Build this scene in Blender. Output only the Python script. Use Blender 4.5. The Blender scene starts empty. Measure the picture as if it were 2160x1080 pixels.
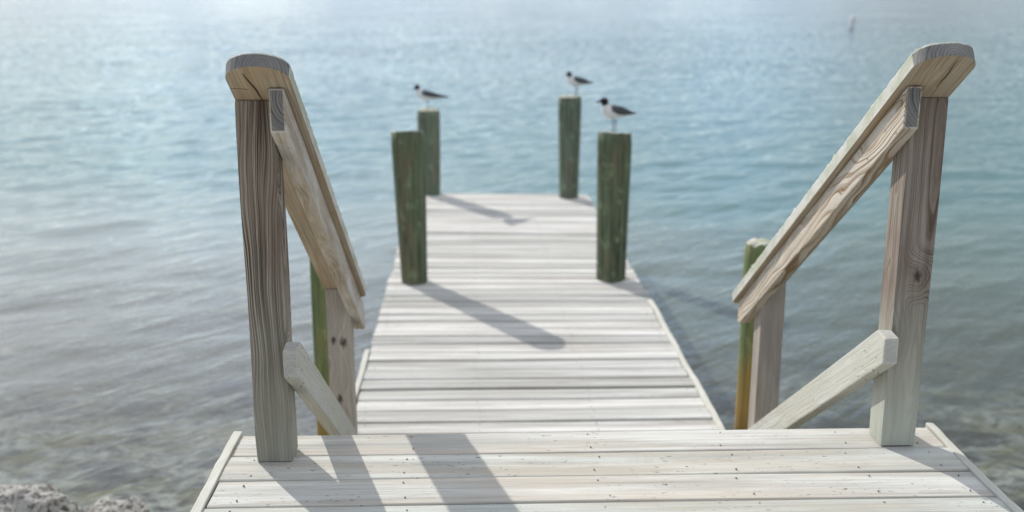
import bpy, bmesh, math, random
import numpy as np
from mathutils import Vector, Matrix, noise as mnoise

random.seed(7)
rs = np.random.RandomState(7)
SC = bpy.context.scene
COL = SC.collection
CAM_H = 2.6          # water surface is z = 0
LAND_Z = 1.4         # landing deck
DOCK_Z = 0.6         # dock deck

# ------------------------------------------------------------------ node helpers
class NT:
    def __init__(s, tree):
        s.t = tree
    def n(s, typ, **kw):
        nd = s.t.nodes.new(typ)
        for k, v in kw.items():
            if k == 'ins':
                for kk, vv in v.items():
                    s.link(nd, kk, vv)
            else:
                setattr(nd, k, v)
        return nd
    def link(s, nd, key, v):
        sock = nd.inputs[key]
        if isinstance(v, bpy.types.NodeSocket):
            s.t.links.new(v, sock)
        elif isinstance(v, (tuple, list)):
            if sock.type == 'RGBA' and len(v) == 3:
                v = (*v, 1)
            sock.default_value = v
        else:
            sock.default_value = v
    def math(s, op, a, b=None, c=None, clamp=False):
        nd = s.t.nodes.new('ShaderNodeMath'); nd.operation = op; nd.use_clamp = clamp
        s.link(nd, 0, a)
        if b is not None: s.link(nd, 1, b)
        if c is not None: s.link(nd, 2, c)
        return nd.outputs[0]
    def vmul(s, v, k):
        nd = s.t.nodes.new('ShaderNodeVectorMath'); nd.operation = 'MULTIPLY'
        s.link(nd, 0, v); s.link(nd, 1, k)
        return nd.outputs[0]
    def vadd(s, v, k):
        nd = s.t.nodes.new('ShaderNodeVectorMath'); nd.operation = 'ADD'
        s.link(nd, 0, v); s.link(nd, 1, k)
        return nd.outputs[0]
    def noise(s, v, scale=1.0, detail=3.0, rough=0.55, dist=0.0):
        nd = s.t.nodes.new('ShaderNodeTexNoise')
        s.link(nd, 'Vector', v)
        nd.inputs['Scale'].default_value = scale; nd.inputs['Detail'].default_value = detail
        nd.inputs['Roughness'].default_value = rough; nd.inputs['Distortion'].default_value = dist
        return nd.outputs[0]
    def ramp(s, fac, stops, interp='LINEAR'):
        nd = s.t.nodes.new('ShaderNodeValToRGB'); r = nd.color_ramp; r.interpolation = interp
        while len(r.elements) < len(stops): r.elements.new(0.5)
        for e, (p, c) in zip(r.elements, stops):
            e.position = p
            e.color = (c, c, c, 1) if isinstance(c, (int, float)) else (*c, 1)
        s.link(nd, 0, fac)
        return nd.outputs[0]
    def maprange(s, v, a, b, c=0.0, d=1.0, smooth=False):
        nd = s.t.nodes.new('ShaderNodeMapRange')
        if smooth: nd.interpolation_type = 'SMOOTHSTEP'
        s.link(nd, 0, v)
        for i, x in enumerate((a, b, c, d)): nd.inputs[1 + i].default_value = x
        return nd.outputs[0]
    def mix(s, fac, a, b, mode='MIX'):
        nd = s.t.nodes.new('ShaderNodeMix'); nd.data_type = 'RGBA'; nd.blend_type = mode
        s.link(nd, 0, fac); s.link(nd, 6, a); s.link(nd, 7, b)
        return nd.outputs[2]

def new_mat(name):
    m = bpy.data.materials.new(name); m.use_nodes = True
    m.node_tree.nodes.clear()
    t = NT(m.node_tree)
    out = t.n('ShaderNodeOutputMaterial')
    return m, t, out

def principled(t, out, color, rough=0.8, normal=None, spec=0.3):
    p = t.n('ShaderNodeBsdfPrincipled')
    t.link(p, 'Base Color', color); t.link(p, 'Roughness', rough)
    p.inputs['Specular IOR Level'].default_value = spec
    if normal is not None: t.link(p, 'Normal', normal)
    t.t.links.new(p.outputs[0], out.inputs[0])
    return p

def wood_mat(name, light, dark, ring=0.6, spacing=0.008, streak=0.5, patch=None, patch_amt=0.4,
             tone_amt=0.35, rough=0.85, bump=0.5, wobble=0.03, knots=0.0, algae=None, specks=0.0, top=None, grey=None, knots_at=(), tint=0.0, vary=1.0, long=1.0):
    """Solid timber: growth rings about a pith line baked into the 'grain' attribute (x runs along the grain)."""
    m, t, out = new_mat(name)
    g = t.n('ShaderNodeAttribute', attribute_name='grain').outputs['Vector']
    tone = t.n('ShaderNodeAttribute', attribute_name='tone').outputs['Fac']
    sep = t.n('ShaderNodeSeparateXYZ', ins={0: g})
    n1 = t.noise(t.vmul(g, (1.3, 5, 5)), 1.0, 2.5, 0.5)
    n2 = t.noise(t.vadd(t.vmul(g, (1.6, 6, 6)), (7.1, 3.3, 1.7)), 1.0, 2.5, 0.5)
    y = t.math('ADD', sep.outputs[1], t.math('MULTIPLY', t.math('SUBTRACT', n1, 0.5), wobble * 3))
    z = t.math('ADD', sep.outputs[2], t.math('MULTIPLY', t.math('SUBTRACT', n2, 0.5), wobble * 3))
    r = t.math('SQRT', t.math('ADD', t.math('MULTIPLY', y, y), t.math('MULTIPLY', z, z)))
    oc = t.n('ShaderNodeTexCoord').outputs['Object']
    kmask = None
    for (kx, ky, kz, kr) in knots_at:
        dv = t.vmul(t.vadd(oc, (-kx, -ky, -kz)), (0.62, 1.0, 1.0))
        d = t.n('ShaderNodeVectorMath', operation='LENGTH', ins={0: dv}).outputs['Value']
        r = t.math('ADD', r, t.math('MULTIPLY', t.maprange(d, kr * 4.5, 0.0, 0.0, 1.0, True), kr * 1.6))
        kn_ = t.noise(t.vmul(oc, (60, 90, 90)), 1.0, 3, 0.6)
        km = t.maprange(t.math('ADD', d, t.math('MULTIPLY', t.math('SUBTRACT', kn_, .5), kr * 1.6)), kr * 1.05, kr * 0.35)
        kmask = km if kmask is None else t.math('MAXIMUM', kmask, km)
    ph = t.math('ADD', t.math('DIVIDE', r, spacing), t.math('MULTIPLY', n2, 1.2))
    rj = t.n('ShaderNodeTexNoise', noise_dimensions='1D', ins={'W': t.math('MULTIPLY', r, 42.0)}).outputs[0]
    ph = t.math('ADD', ph, t.math('MULTIPLY', rj, 3.0 * vary))
    rk = t.n('ShaderNodeTexNoise', noise_dimensions='1D', ins={'W': t.math('ADD', t.math('MULTIPLY', r, 95.0), 20.0)}).outputs[0]
    fr = t.math('FRACT', ph)
    rings = t.ramp(fr, [(0.0, 0.75), (0.10, 0.15), (0.35, 0.05), (0.75, 0.55), (1.0, 1.0)])
    rvar = t.noise(t.vmul(g, (2.0, 14, 14)), 1.0, 2.0, 0.5)
    rings = t.math('MULTIPLY', rings, t.math('MULTIPLY', t.maprange(rvar, 0.3, 0.7, 0.4, 1.15), t.maprange(rk, 0.32, 0.68, 1.0 - 0.65 * vary, 1.0 + 0.25 * vary)))
    st = t.noise(t.vmul(g, (3.0 * long, 110, 110)), 1.0, 4.0, 0.6)
    st2 = t.noise(t.vmul(g, (1.2 * long, 34, 34)), 1.0, 3.0, 0.6)
    fib = t.noise(t.vmul(g, (14, 520, 520)), 1.0, 2.0, 0.5)
    s_ = t.math('ADD', t.math('MULTIPLY', t.maprange(st, 0.35, 0.7), 0.6), t.math('MULTIPLY', t.maprange(st2, 0.35, 0.68), 0.4))
    f = t.math('ADD', t.math('MULTIPLY', rings, ring), t.math('MULTIPLY', s_, streak), clamp=True)
    col = t.mix(f, light, dark)
    pn = t.noise(t.vmul(g, (2.2 * long, 9 / long ** .5, 9)), 1.0, 4.0, 0.6)
    if patch is not None:
        col = t.mix(t.math('MULTIPLY', t.maprange(pn, 0.42, 0.66), patch_amt), col, patch)
    pn2 = t.noise(t.vadd(t.vmul(g, (3.0 * long, 12 / long ** .5, 12)), (3.7, 9.1, 0)), 1.0, 5.0, 0.65)
    if grey is not None:
        col = t.mix(t.math('MULTIPLY', t.maprange(pn2, 0.45, 0.62), grey[1]), col, grey[0])
    # per-board tone
    k = t.math('ADD', 1.0 - tone_amt * 0.5, t.math('MULTIPLY', tone, tone_amt))
    k = t.math('MULTIPLY', k, t.maprange(pn2, 0.3, 0.7, 0.90, 1.08))
    k = t.math('MULTIPLY', k, t.maprange(fib, 0.3, 0.7, 0.92, 1.06))
    kc = t.n('ShaderNodeCombineColor', ins={0: k, 1: k, 2: k}).outputs[0]
    col = t.mix(1.0, col, kc, 'MULTIPLY')
    if tint:
        tn = t.mix(tone, (1 - tint, 1 + tint * .5, 1 - tint * .5), (1 + tint, 1 - tint * .6, 1 - tint))
        col = t.mix(1.0, col, tn, 'MULTIPLY')
    if kmask is not None:
        col = t.mix(t.math('MULTIPLY', kmask, 0.9), col, (0.045, 0.03, 0.022))
    if knots:
        v = t.n('ShaderNodeTexVoronoi', feature='F1', ins={'Vector': t.vadd(t.vmul(g, (1.0, 4.2, 4.2)), (0.3, 0.2, 0.6))})
        v.inputs['Scale'].default_value = 2.6
        kf = t.maprange(v.outputs['Distance'], 0.16, 0.06)
        col = t.mix(t.math('MULTIPLY', kf, knots), col, tuple(c * 0.22 for c in dark))
    if specks:
        sp = t.noise(t.vmul(g, (55, 120, 120)), 1.0, 2.0, 0.5)
        gate = t.noise(t.vmul(g, (3, 5, 5)), 1.0, 2.0, 0.5)
        sf = t.math('MULTIPLY', t.maprange(sp, 0.66, 0.72), t.maprange(gate, 0.45, 0.6))
        col = t.mix(t.math('MULTIPLY', sf, specks), col, (0.10, 0.09, 0.08))
    so = t.n('ShaderNodeSeparateXYZ', ins={0: oc})
    if algae is not None:
        x0, x1, acol, amt = algae
        an = t.noise(t.vmul(g, (5, 22, 22)), 1.0, 3.0, 0.6)
        af = t.math('MULTIPLY', t.maprange(t.math('ADD', so.outputs[0], t.math('MULTIPLY', an, -0.25)), x1 - .12, x0 - .12), amt)
        col = t.mix(af, col, acol)
    if top is not None:      # weathering that sits only on faces that look up (rain and lichen)
        tcol, lcol, amt = top
        nz = t.n('ShaderNodeSeparateXYZ', ins={0: t.n('ShaderNodeNewGeometry').outputs['Normal']}).outputs[2]
        nf = t.maprange(nz, -0.45, -0.15)
        ln = t.noise(t.vmul(g, (9, 22, 22)), 1.0, 4.0, 0.65)
        tc = t.mix(t.maprange(ln, 0.45, 0.6), tcol, lcol)
        col = t.mix(t.math('MULTIPLY', nf, amt), col, tc)
    h = t.math('ADD', t.math('MULTIPLY', f, -0.7), t.math('MULTIPLY', fib, 0.35))
    b = t.n('ShaderNodeBump', ins={'Height': h}); b.inputs['Strength'].default_value = bump; b.inputs['Distance'].default_value = 0.002
    principled(t, out, col, rough, b.outputs[0], 0.25)
    return m

def plain_mat(name, col, rough=0.7, var=0.15, scale=30, spec=0.3):
    m, t, out = new_mat(name)
    oc = t.n('ShaderNodeTexCoord').outputs['Object']
    n = t.noise(oc, scale, 4, 0.6)
    k = t.maprange(n, 0.3, 0.7, 1 - var, 1 + var)
    c = t.mix(1.0, col, t.n('ShaderNodeCombineColor', ins={0: k, 1: k, 2: k}).outputs[0], 'MULTIPLY')
    principled(t, out, c, rough, None, spec)
    return m

# ------------------------------------------------------------------ materials
M = {}
M['deck'] = wood_mat('deck_boards', (0.56, 0.57, 0.54), (0.27, 0.265, 0.235), ring=0.30, spacing=0.011, streak=0.85,
                     patch=(0.48, 0.43, 0.355), patch_amt=0.75, tone_amt=0.2, bump=0.6, wobble=0.03, specks=0.8, grey=((0.60, 0.62, 0.59), 0.45), tint=0.02, long=0.5)
M['dock'] = wood_mat('dock_boards', (0.67, 0.67, 0.64), (0.26, 0.245, 0.22), ring=0.35, spacing=0.013, streak=0.85,
                     patch=(0.34, 0.31, 0.275), patch_amt=0.7, tone_amt=0.42, bump=0.5, wobble=0.03, specks=0.3, grey=((0.70, 0.705, 0.685), 0.5), tint=0.012, long=0.3)
M['edge'] = wood_mat('edge_boards', (0.60, 0.60, 0.54), (0.40, 0.38, 0.32), ring=0.2, streak=0.6, tone_amt=0.1, bump=0.3)
M['frame'] = wood_mat('frame_timber', (0.36, 0.34, 0.29), (0.19, 0.17, 0.14), ring=0.4, streak=0.5, tone_amt=0.3)
M['post_dark'] = wood_mat('dark_post', (0.385, 0.325, 0.265), (0.045, 0.032, 0.022), ring=1.35, spacing=0.0070, streak=0.3, vary=0.8,
                          patch=(0.15, 0.098, 0.066), patch_amt=0.7, tone_amt=0.1, bump=1.0, wobble=0.030, algae=(0.02, 0.55, (0.37, 0.385, 0.32), 0.55))
M['post'] = wood_mat('grey_post', (0.37, 0.32, 0.27), (0.10, 0.07, 0.05), ring=0.65, spacing=0.010, streak=0.65,
                     patch=(0.135, 0.09, 0.063), patch_amt=0.8, tone_amt=0.1, bump=0.8, wobble=0.020,
                     knots_at=((0.47, 0.010, 0.0, 0.013), (0.315, -0.043, 0.0, 0.014)), algae=(0.05, 0.45, (0.47, 0.50, 0.42), 0.7))
M['low_post'] = wood_mat('low_post', (0.47, 0.42, 0.36), (0.20, 0.165, 0.13), ring=0.55, spacing=0.009, streak=0.5,
                         patch=(0.27, 0.235, 0.20), patch_amt=0.5, tone_amt=0.1, bump=0.5, wobble=0.02,
                         knots_at=((1.06, -0.022, 0.0, 0.012), (1.05, 0.016, 0.0, 0.016), (0.825, -0.006, 0.0, 0.013)), algae=(0.2, 0.8, (0.36, 0.42, 0.33), 0.45))
M['low_post_plain'] = wood_mat('plain_low_post', (0.47, 0.42, 0.36), (0.20, 0.165, 0.13), ring=0.6, spacing=0.010, streak=0.6,
                         patch=(0.24, 0.205, 0.175), patch_amt=0.6, tone_amt=0.1, bump=0.5, wobble=0.02)
M['rail'] = wood_mat('tan_rail', (0.56, 0.505, 0.43), (0.20, 0.145, 0.09), ring=0.85, spacing=0.0095, streak=0.4,
                     patch=(0.36, 0.285, 0.205), patch_amt=0.45, tone_amt=0.15, bump=0.7, wobble=0.035, grey=((0.57, 0.545, 0.51), 0.7), specks=0.7)
M['toe'] = wood_mat('pale_rail', (0.58, 0.575, 0.52), (0.31, 0.29, 0.23), ring=0.4, spacing=0.011, streak=0.6,
                    patch=(0.46, 0.455, 0.36), patch_amt=0.6, tone_amt=0.1, bump=0.8, wobble=0.03, specks=0.9, grey=((0.43, 0.42, 0.395), 0.6))
M['cap'] = wood_mat('cap_rail', (0.56, 0.485, 0.385), (0.21, 0.15, 0.09), ring=0.55, spacing=0.011, streak=0.6,
                    patch=(0.37, 0.245, 0.13), patch_amt=0.75, tone_amt=0.1, bump=0.6, wobble=0.03,
                    top=((0.55, 0.545, 0.505), (0.41, 0.435, 0.345), 0.88))
M['end_grey'] = wood_mat('grey_end_grain', (0.27, 0.26, 0.245), (0.045, 0.043, 0.042), ring=0.85, spacing=0.0075, streak=0.1,
                         patch=(0.15, 0.145, 0.14), patch_amt=0.6, tone_amt=0.1, bump=1.0, wobble=0.004, vary=0.4)
M['end_pale'] = wood_mat('pale_end_grain', (0.50, 0.485, 0.45), (0.24, 0.22, 0.19), ring=0.6, spacing=0.0075, streak=0.2,
                         patch=(0.38, 0.36, 0.33), patch_amt=0.5, tone_amt=0.1, bump=0.8, wobble=0.003, vary=0.4)
M['nail'] = plain_mat('nail_heads', (0.24, 0.215, 0.19), 0.6, spec=0.4)
M['crack'] = plain_mat('crack_shadow', (0.05, 0.035, 0.025), 0.9)

def pile_mat(name, a, b, brown, tide=None):
    m, t, out = new_mat(name)
    oc = t.n('ShaderNodeTexCoord').outputs['Object']
    inf = t.n('ShaderNodeObjectInfo').outputs['Random']
    off = t.n('ShaderNodeCombineXYZ', ins={0: t.math('MULTIPLY', inf, 13.0), 1: t.math('MULTIPLY', inf, 7.0), 2: t.math('MULTIPLY', inf, 3.0)}).outputs[0]
    p = t.vadd(oc, off)
    st = t.noise(t.vmul(p, (38, 38, 1.6)), 1.0, 4, 0.6)
    st2 = t.noise(t.vmul(p, (120, 120, 4)), 1.0, 3, 0.6)
    pa = t.noise(t.vmul(p, (9, 9, 2.6)), 1.0, 4, 0.6)
    col = t.mix(t.maprange(st, 0.35, 0.65), a, b)
    col = t.mix(t.math('MULTIPLY', t.maprange(pa, 0.5, 0.68), 0.75), col, brown)
    k = t.maprange(st2, 0.3, 0.7, 0.75, 1.2)
    bl = t.noise(t.vmul(p, (14, 14, 9)), 1.0, 5, 0.7)
    col = t.mix(t.math('MULTIPLY', t.maprange(bl, 0.55, 0.68), 0.7), col, tuple(1.7 * v for v in a))
    col = t.mix(1.0, col, t.n('ShaderNodeCombineColor', ins={0: k, 1: k, 2: k}).outputs[0], 'MULTIPLY')
    kn = t.n('ShaderNodeTexVoronoi', ins={'Vector': t.vmul(p, (1, 1, .55))}); kn.inputs['Scale'].default_value = 5.0
    col = t.mix(t.math('MULTIPLY', t.maprange(kn.outputs['Distance'], 0.13, 0.04), 0.85), col, (0.06, 0.04, 0.025))
    if tide is not None:
        z = t.n('ShaderNodeSeparateXYZ', ins={0: oc}).outputs[2]
        zz = t.math('ADD', z, t.math('ADD', t.math('MULTIPLY', t.math('SUBTRACT', pa, 0.5), 0.9), t.math('MULTIPLY', t.math('SUBTRACT', st, 0.5), 0.7)))
        col = t.mix(t.maprange(zz, tide[1], tide[0]), col, t.mix(t.maprange(st, 0.35, 0.65), tide[2], tide[3]))
    b_ = t.n('ShaderNodeBump', ins={'Height': t.math('ADD', st, t.math('MULTIPLY', st2, 0.6))}); b_.inputs['Strength'].default_value = 0.7; b_.inputs['Distance'].default_value = 0.006
    principled(t, out, col, 0.8, b_.outputs[0], 0.25)
    return m
M['pile'] = pile_mat('green_pile', (0.145, 0.175, 0.10), (0.045, 0.060, 0.036), (0.15, 0.125, 0.075))
M['pile_far'] = pile_mat('faded_green_pile', (0.16, 0.195, 0.135), (0.070, 0.088, 0.062), (0.185, 0.15, 0.105))
M['pile_low'] = pile_mat('tide_stained_pile', (0.17, 0.205, 0.085), (0.08, 0.115, 0.05), (0.19, 0.18, 0.075),
                         tide=(0.66, 1.05, (0.36, 0.235, 0.06), (0.17, 0.10, 0.035)))
m, t, out = new_mat('pile_top')
oc = t.n('ShaderNodeTexCoord').outputs['Object']
n = t.noise(oc, 14, 4, 0.6)
c = t.mix(t.maprange(n, 0.38, 0.62), (0.50, 0.46, 0.40), (0.27, 0.31, 0.22))
principled(t, out, c, 0.9)
M['pile_top'] = m

# ------------------------------------------------------------------ object helpers
def link(o, parent=None):
    COL.objects.link(o)
    if parent is not None: o.parent = parent
    return o

def tag(o, label, cat, group=None, kind=None):
    if label: o['label'] = label
    if cat: o['category'] = cat
    if group: o['group'] = group
    if kind: o['kind'] = kind
    return o

def empty(name, loc):
    o = bpy.data.objects.new(name, None); o.location = loc; o.empty_display_size = 0.1
    return link(o)

def set_attrs(me, grain, tone):
    a = me.attributes.new('grain', 'FLOAT_VECTOR', 'POINT'); a.data.foreach_set('vector', np.asarray(grain, dtype=np.float32).ravel())
    b = me.attributes.new('tone', 'FLOAT', 'POINT'); b.data.foreach_set('value', np.asarray(tone, dtype=np.float32).ravel())

def mesh_from_bm(name, bm, mats, parent=None, matrix=None, pith=(0.03, 0.02), tone=None, smooth=False, local=None):
    """bm is in board coordinates (x along the grain). matrix places it in the world."""
    bmesh.ops.recalc_face_normals(bm, faces=bm.faces[:])
    me = bpy.data.meshes.new(name); bm.to_mesh(me); bm.free()
    co = np.empty(len(me.vertices) * 3, dtype=np.float32); me.vertices.foreach_get('co', co); co = co.reshape(-1, 3)
    ro = random.uniform(0, 40)
    g = co + np.array([ro, pith[0], pith[1]], dtype=np.float32)
    set_attrs(me, g, np.full(len(co), random.random() if tone is None else tone))
    for mm in mats: me.materials.append(mm)
    if smooth:
        for p in me.polygons: p.use_smooth = True
    o = bpy.data.objects.new(name, me)
    link(o)
    if matrix is not None: o.matrix_world = matrix
    if parent is not None:
        o.parent = parent
        o.matrix_parent_inverse = Matrix.Translation(-parent.location)
    return o

def prism(poly, depth, bevel=0.003, end_axis=True, wob=0.0, seg=2):
    """polygon in (x, z), extruded along y from -depth/2 to depth/2; faces whose normal runs along x get slot 1 (end grain)."""
    bm = bmesh.new()
    a = [bm.verts.new((x, -depth / 2, z)) for x, z in poly]
    b = [bm.verts.new((x, depth / 2, z)) for x, z in poly]
    n = len(poly)
    bm.faces.new(a); bm.faces.new(b[::-1])
    for i in range(n):
        bm.faces.new((a[i], b[i], b[(i + 1) % n], a[(i + 1) % n]))
    bmesh.ops.recalc_face_normals(bm, faces=bm.faces[:])
    for f in bm.faces:
        f.material_index = 1 if abs(f.normal.x) > 0.6 else 0
    if bevel:
        bmesh.ops.bevel(bm, geom=bm.edges[:], offset=bevel, segments=seg, affect='EDGES', profile=0.6)
    if wob:
        x0, x1 = min(p[0] for p in poly), max(p[0] for p in poly)
        sd = random.uniform(0, 90)
        k = max(3, int((x1 - x0) / 0.05))
        for i in range(1, k):
            bmesh.ops.bisect_plane(bm, geom=bm.verts[:] + bm.edges[:] + bm.faces[:], plane_co=(x0 + (x1 - x0) * i / k, 0, 0), plane_no=(1, 0, 0))
        for v in bm.verts:
            q = Vector((v.co.x * 2.2 + sd, v.co.y * 3, v.co.z * 3)); e = Vector((v.co.x * 19 + sd, v.co.y * 40, v.co.z * 40))
            v.co.y += wob * (mnoise.noise(q) + 0.35 * mnoise.noise(e)); v.co.z += wob * (mnoise.noise(q + Vector((9, 4, 2))) + 0.35 * mnoise.noise(e + Vector((3, 8, 1))))
    return bm

def add_nail(bm, x, y, z, sgn, r=0.0035):
    prev = None
    for dy, rr in ((-0.004, r), (0.0006, r), (0.0011, r * .5)):
        ring = [bm.verts.new((x + rr * math.cos(a * math.pi / 4), y + sgn * dy, z + rr * math.sin(a * math.pi / 4))) for a in range(8)]
        if prev:
            for k in range(8): bm.faces.new((prev[k], prev[(k + 1) % 8], ring[(k + 1) % 8], ring[k])).material_index = 2
        prev = ring
    bm.faces.new(prev).material_index = 2

def slope_matrix(origin, ang):
    """board x runs forward (+Y) and down by ang; board y = -X; board z = up and forward."""
    c, s = math.cos(ang), math.sin(ang)
    X = Vector((0, c, -s)); Z = Vector((0, s, c)); Y = Vector((-1, 0, 0))
    m = Matrix((X, Y, Z)).transposed().to_4x4()
    return Matrix.Translation(origin) @ m

def yz_board(name, pts, x0, x1, ang, mats, parent, pith, bevel=0.003, tone=None, wob=0.0015, nails=(), side=1):
    """board whose side outline is pts [(Y, Z)...] in the world, between x0 and x1, its grain running down the slope ang."""
    oy, oz = pts[0]
    c, s = math.cos(ang), math.sin(ang)
    loc = [((y - oy) * c - (z - oz) * s, (y - oy) * s + (z - oz) * c) for y, z in pts]
    bm = prism(loc, abs(x1 - x0), bevel, wob=wob)
    for (nx, nz) in nails: add_nail(bm, nx, -side * abs(x1 - x0) / 2, nz, -side, random.uniform(.0026, .0042))
    return mesh_from_bm(name, bm, mats + [M['nail']], parent, slope_matrix(((x0 + x1) / 2, oy, oz), ang), pith, tone)

UPM = Matrix(((0, 1, 0), (0, 0, 1), (1, 0, 0))).to_4x4()      # board x -> world Z, y -> X, z -> Y

def post_board(name, cx, y0, y1, w, z0, zt0, zt1, mats, parent, pith, tone=None, bevel=0.004):
    """square post from z0 up; its top is cut sloping from zt0 (near face) to zt1 (far face)."""
    d = y1 - y0
    bm = bmesh.new()
    # board coordinates: x up, y = world X, z = world Y
    N = 14
    rings = []
    for i in range(N + 1):
        f = i / N
        r = []
        for (u, v) in ((-1, 0), (1, 0), (1, 1), (-1, 1)):
            zt = zt0 if v == 0 else zt1
            x = f * (zt - z0)
            wob = 0.0012 * math.sin(3.1 * x * 3 + u * 2 + v) if 0 < i < N else 0
            r.append(bm.verts.new((x, u * w / 2 + wob, v * d + wob)))
        rings.append(r)
    for i in range(N):
        for k in range(4):
            bm.faces.new((rings[i][k], rings[i][(k + 1) % 4], rings[i + 1][(k + 1) % 4], rings[i + 1][k]))
    f0 = bm.faces.new(rings[0][::-1]); f1 = bm.faces.new(rings[-1])
    f0.material_index = 1; f1.material_index = 1
    edges = [e for e in bm.edges if (e.verts[0].index, e.verts[1].index) and any(abs(e.verts[0].co.x - e.verts[1].co.x) > 1e-4 for _ in (0,))]
    le = []
    for i in range(N):
        for k in range(4):
            e = bm.edges.get((rings[i][k], rings[i + 1][k]))
            if e: le.append(e)
    te = [bm.edges.get((rings[-1][k], rings[-1][(k + 1) % 4])) for k in range(4)]
    bmesh.ops.bevel(bm, geom=le + te, offset=bevel, segments=2, affect='EDGES', profile=0.6)
    return mesh_from_bm(name, bm, mats, parent, Matrix.Translation((cx, y0, z0)) @ UPM, pith, tone)

def box_part(name, lo, hi, mats, parent, along='x', bevel=0.003, pith=(0.04, 0.03), tone=None, mset=None):
    lo, hi = Vector(lo), Vector(hi); c = (lo + hi) / 2; s = hi - lo
    if along == 'x': dims = (s.x, s.y, s.z); R = Matrix.Identity(4)
    elif along == 'y': dims = (s.y, s.x, s.z); R = Matrix(((0, -1, 0), (1, 0, 0), (0, 0, 1))).to_4x4()
    else: dims = (s.z, s.x, s.y); R = UPM
    L, W, T = dims
    bm = prism([(-L / 2, -T / 2), (L / 2, -T / 2), (L / 2, T / 2), (-L / 2, T / 2)], W, bevel, wob=0.006 if name == 'edge_board' else 0.0)
    return mesh_from_bm(name, bm, mats, parent, Matrix.Translation(c) @ R, pith, tone)

def decking(name, planks, mats, parent, thick=0.036, nails=(), nail_r=0.0042, seg=10, cupping=0.0022):
    """planks: list of (left point, right point, width, z). One mesh; each plank keeps its own grain and tone."""
    V, F, MI, G, T = [], [], [], [], []
    for (L, Rt, w, zt) in planks:
        L = Vector((L[0], L[1], 0)); Rt = Vector((Rt[0], Rt[1], 0))
        d = Rt - L; ln = d.length; d.normalize(); q = Vector((-d.y, d.x, 0))
        b = 0.004
        cup = random.uniform(-cupping, cupping); tilt = random.uniform(-0.6, 0.6) * cupping
        prof = [(-w / 2, -thick), (-w / 2, -b), (-w / 2 + b * .35, -b * .35), (-w / 2 + b, 0), (-w / 4, cup * .6), (0, cup), (w / 4, cup * .6),
                (w / 2 - b, 0), (w / 2 - b * .35, -b * .35), (w / 2, -b), (w / 2, -thick)]
        base = len(V); n = len(prof)
        off = random.uniform(0, 60); py = random.uniform(-.09, .09); pz = random.choice((-1, 1)) * random.uniform(0.015, 0.10); tn = random.random()
        ph = random.uniform(0, 6)
        e0, e1 = random.uniform(-.004, .004), random.uniform(-.004, .004)
        for i in range(seg + 1):
            s = i / seg * ln
            if i == 0: s += e0
            if i == seg: s += e1
            bow = 0.0012 * math.sin(ph + s * 2.3); lift = 0.0012 * math.sin(ph * 2 + s * 3.1)
            for (u, v) in prof:
                p = L + d * s + q * (u + bow)
                V.append((p.x, p.y, zt + v + lift + tilt * u / w * 2)); G.append((s + off, u + py, v + pz)); T.append(tn)
        for i in range(seg):
            for k in range(n - 1):
                F.append((base + i * n + k, base + (i + 1) * n + k, base + (i + 1) * n + k + 1, base + i * n + k + 1)); MI.append(0)
            F.append((base + i * n + n - 1, base + (i + 1) * n + n - 1, base + (i + 1) * n, base + i * n)); MI.append(0)
        F.append(tuple(base + k for k in range(n))); MI.append(1)
        F.append(tuple(base + seg * n + k for k in range(n))[::-1]); MI.append(1)
        for nx in nails:
            for sgn in (-1, 1):
                s = nx + random.uniform(-.014, .014)
                if not 0.02 < s < ln - 0.02: continue
                p = L + d * s + q * (sgn * w * random.uniform(.26, .36))
                b0 = len(V); rr = nail_r * random.uniform(.7, 1.15)
                zc = zt + 0.0030
                for dz, r_ in ((-0.006, rr), (0, rr), (0.0007, rr * .55)):
                    for k in range(8):
                        a = k * math.pi / 4
                        V.append((p.x + r_ * math.cos(a), p.y + r_ * math.sin(a), zc + dz)); G.append((0, 0, 0)); T.append(0.5)
                for j in range(2):
                    for k in range(8):
                        F.append((b0 + j * 8 + k, b0 + j * 8 + (k + 1) % 8, b0 + (j + 1) * 8 + (k + 1) % 8, b0 + (j + 1) * 8 + k)); MI.append(2)
                F.append(tuple(b0 + 16 + k for k in range(8))); MI.append(2)
    me = bpy.data.meshes.new(name)
    me.from_pydata(V, [], F)
    me.polygons.foreach_set('material_index', MI)
    set_attrs(me, G, T)
    for mm in mats: me.materials.append(mm)
    bm = bmesh.new(); bm.from_mesh(me); bmesh.ops.recalc_face_normals(bm, faces=bm.faces[:]); bm.to_mesh(me); bm.free()
    me.update()
    o = bpy.data.objects.new(name, me); link(o)
    if parent is not None:
        o.parent = parent; o.matrix_parent_inverse = Matrix.Translation(-parent.location)
    return o

# ------------------------------------------------------------------ landing platform
LX0, LX1 = -0.652, 1.243
landing = tag(empty('deck_landing', (0.3, 1.6, 1.2)), 'pale weathered plank platform at the head of the steps, carrying the two near posts', 'platform')
pl = []
edges = [2.730, 2.598]
y = 2.598
for wv in (0.141, 0.140, 0.139, 0.141, 0.140, 0.140, 0.141, 0.139, 0.140, 0.140, 0.141, 0.140, 0.140, 0.140, 0.140): y -= wv; edges.append(y)
for i in range(len(edges) - 1):
    a, b = edges[i], edges[i + 1]
    pl.append(((LX0, (a + b) / 2), (LX1, (a + b) / 2 + random.uniform(-.001, .001)), a - b - 0.0055, LAND_Z))
decking('decking', pl, [M['deck'], M['end_pale'], M['nail']], landing, nails=(0.07, 0.47, 0.95, 1.30, 1.62, 1.84), nail_r=0.0023)
box_part('edge_board', (LX0 - 0.027, edges[-1], LAND_Z - 0.18), (LX0 - 0.003, 2.742, LAND_Z + 0.006), [M['edge'], M['end_pale']], landing, 'y')
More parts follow.
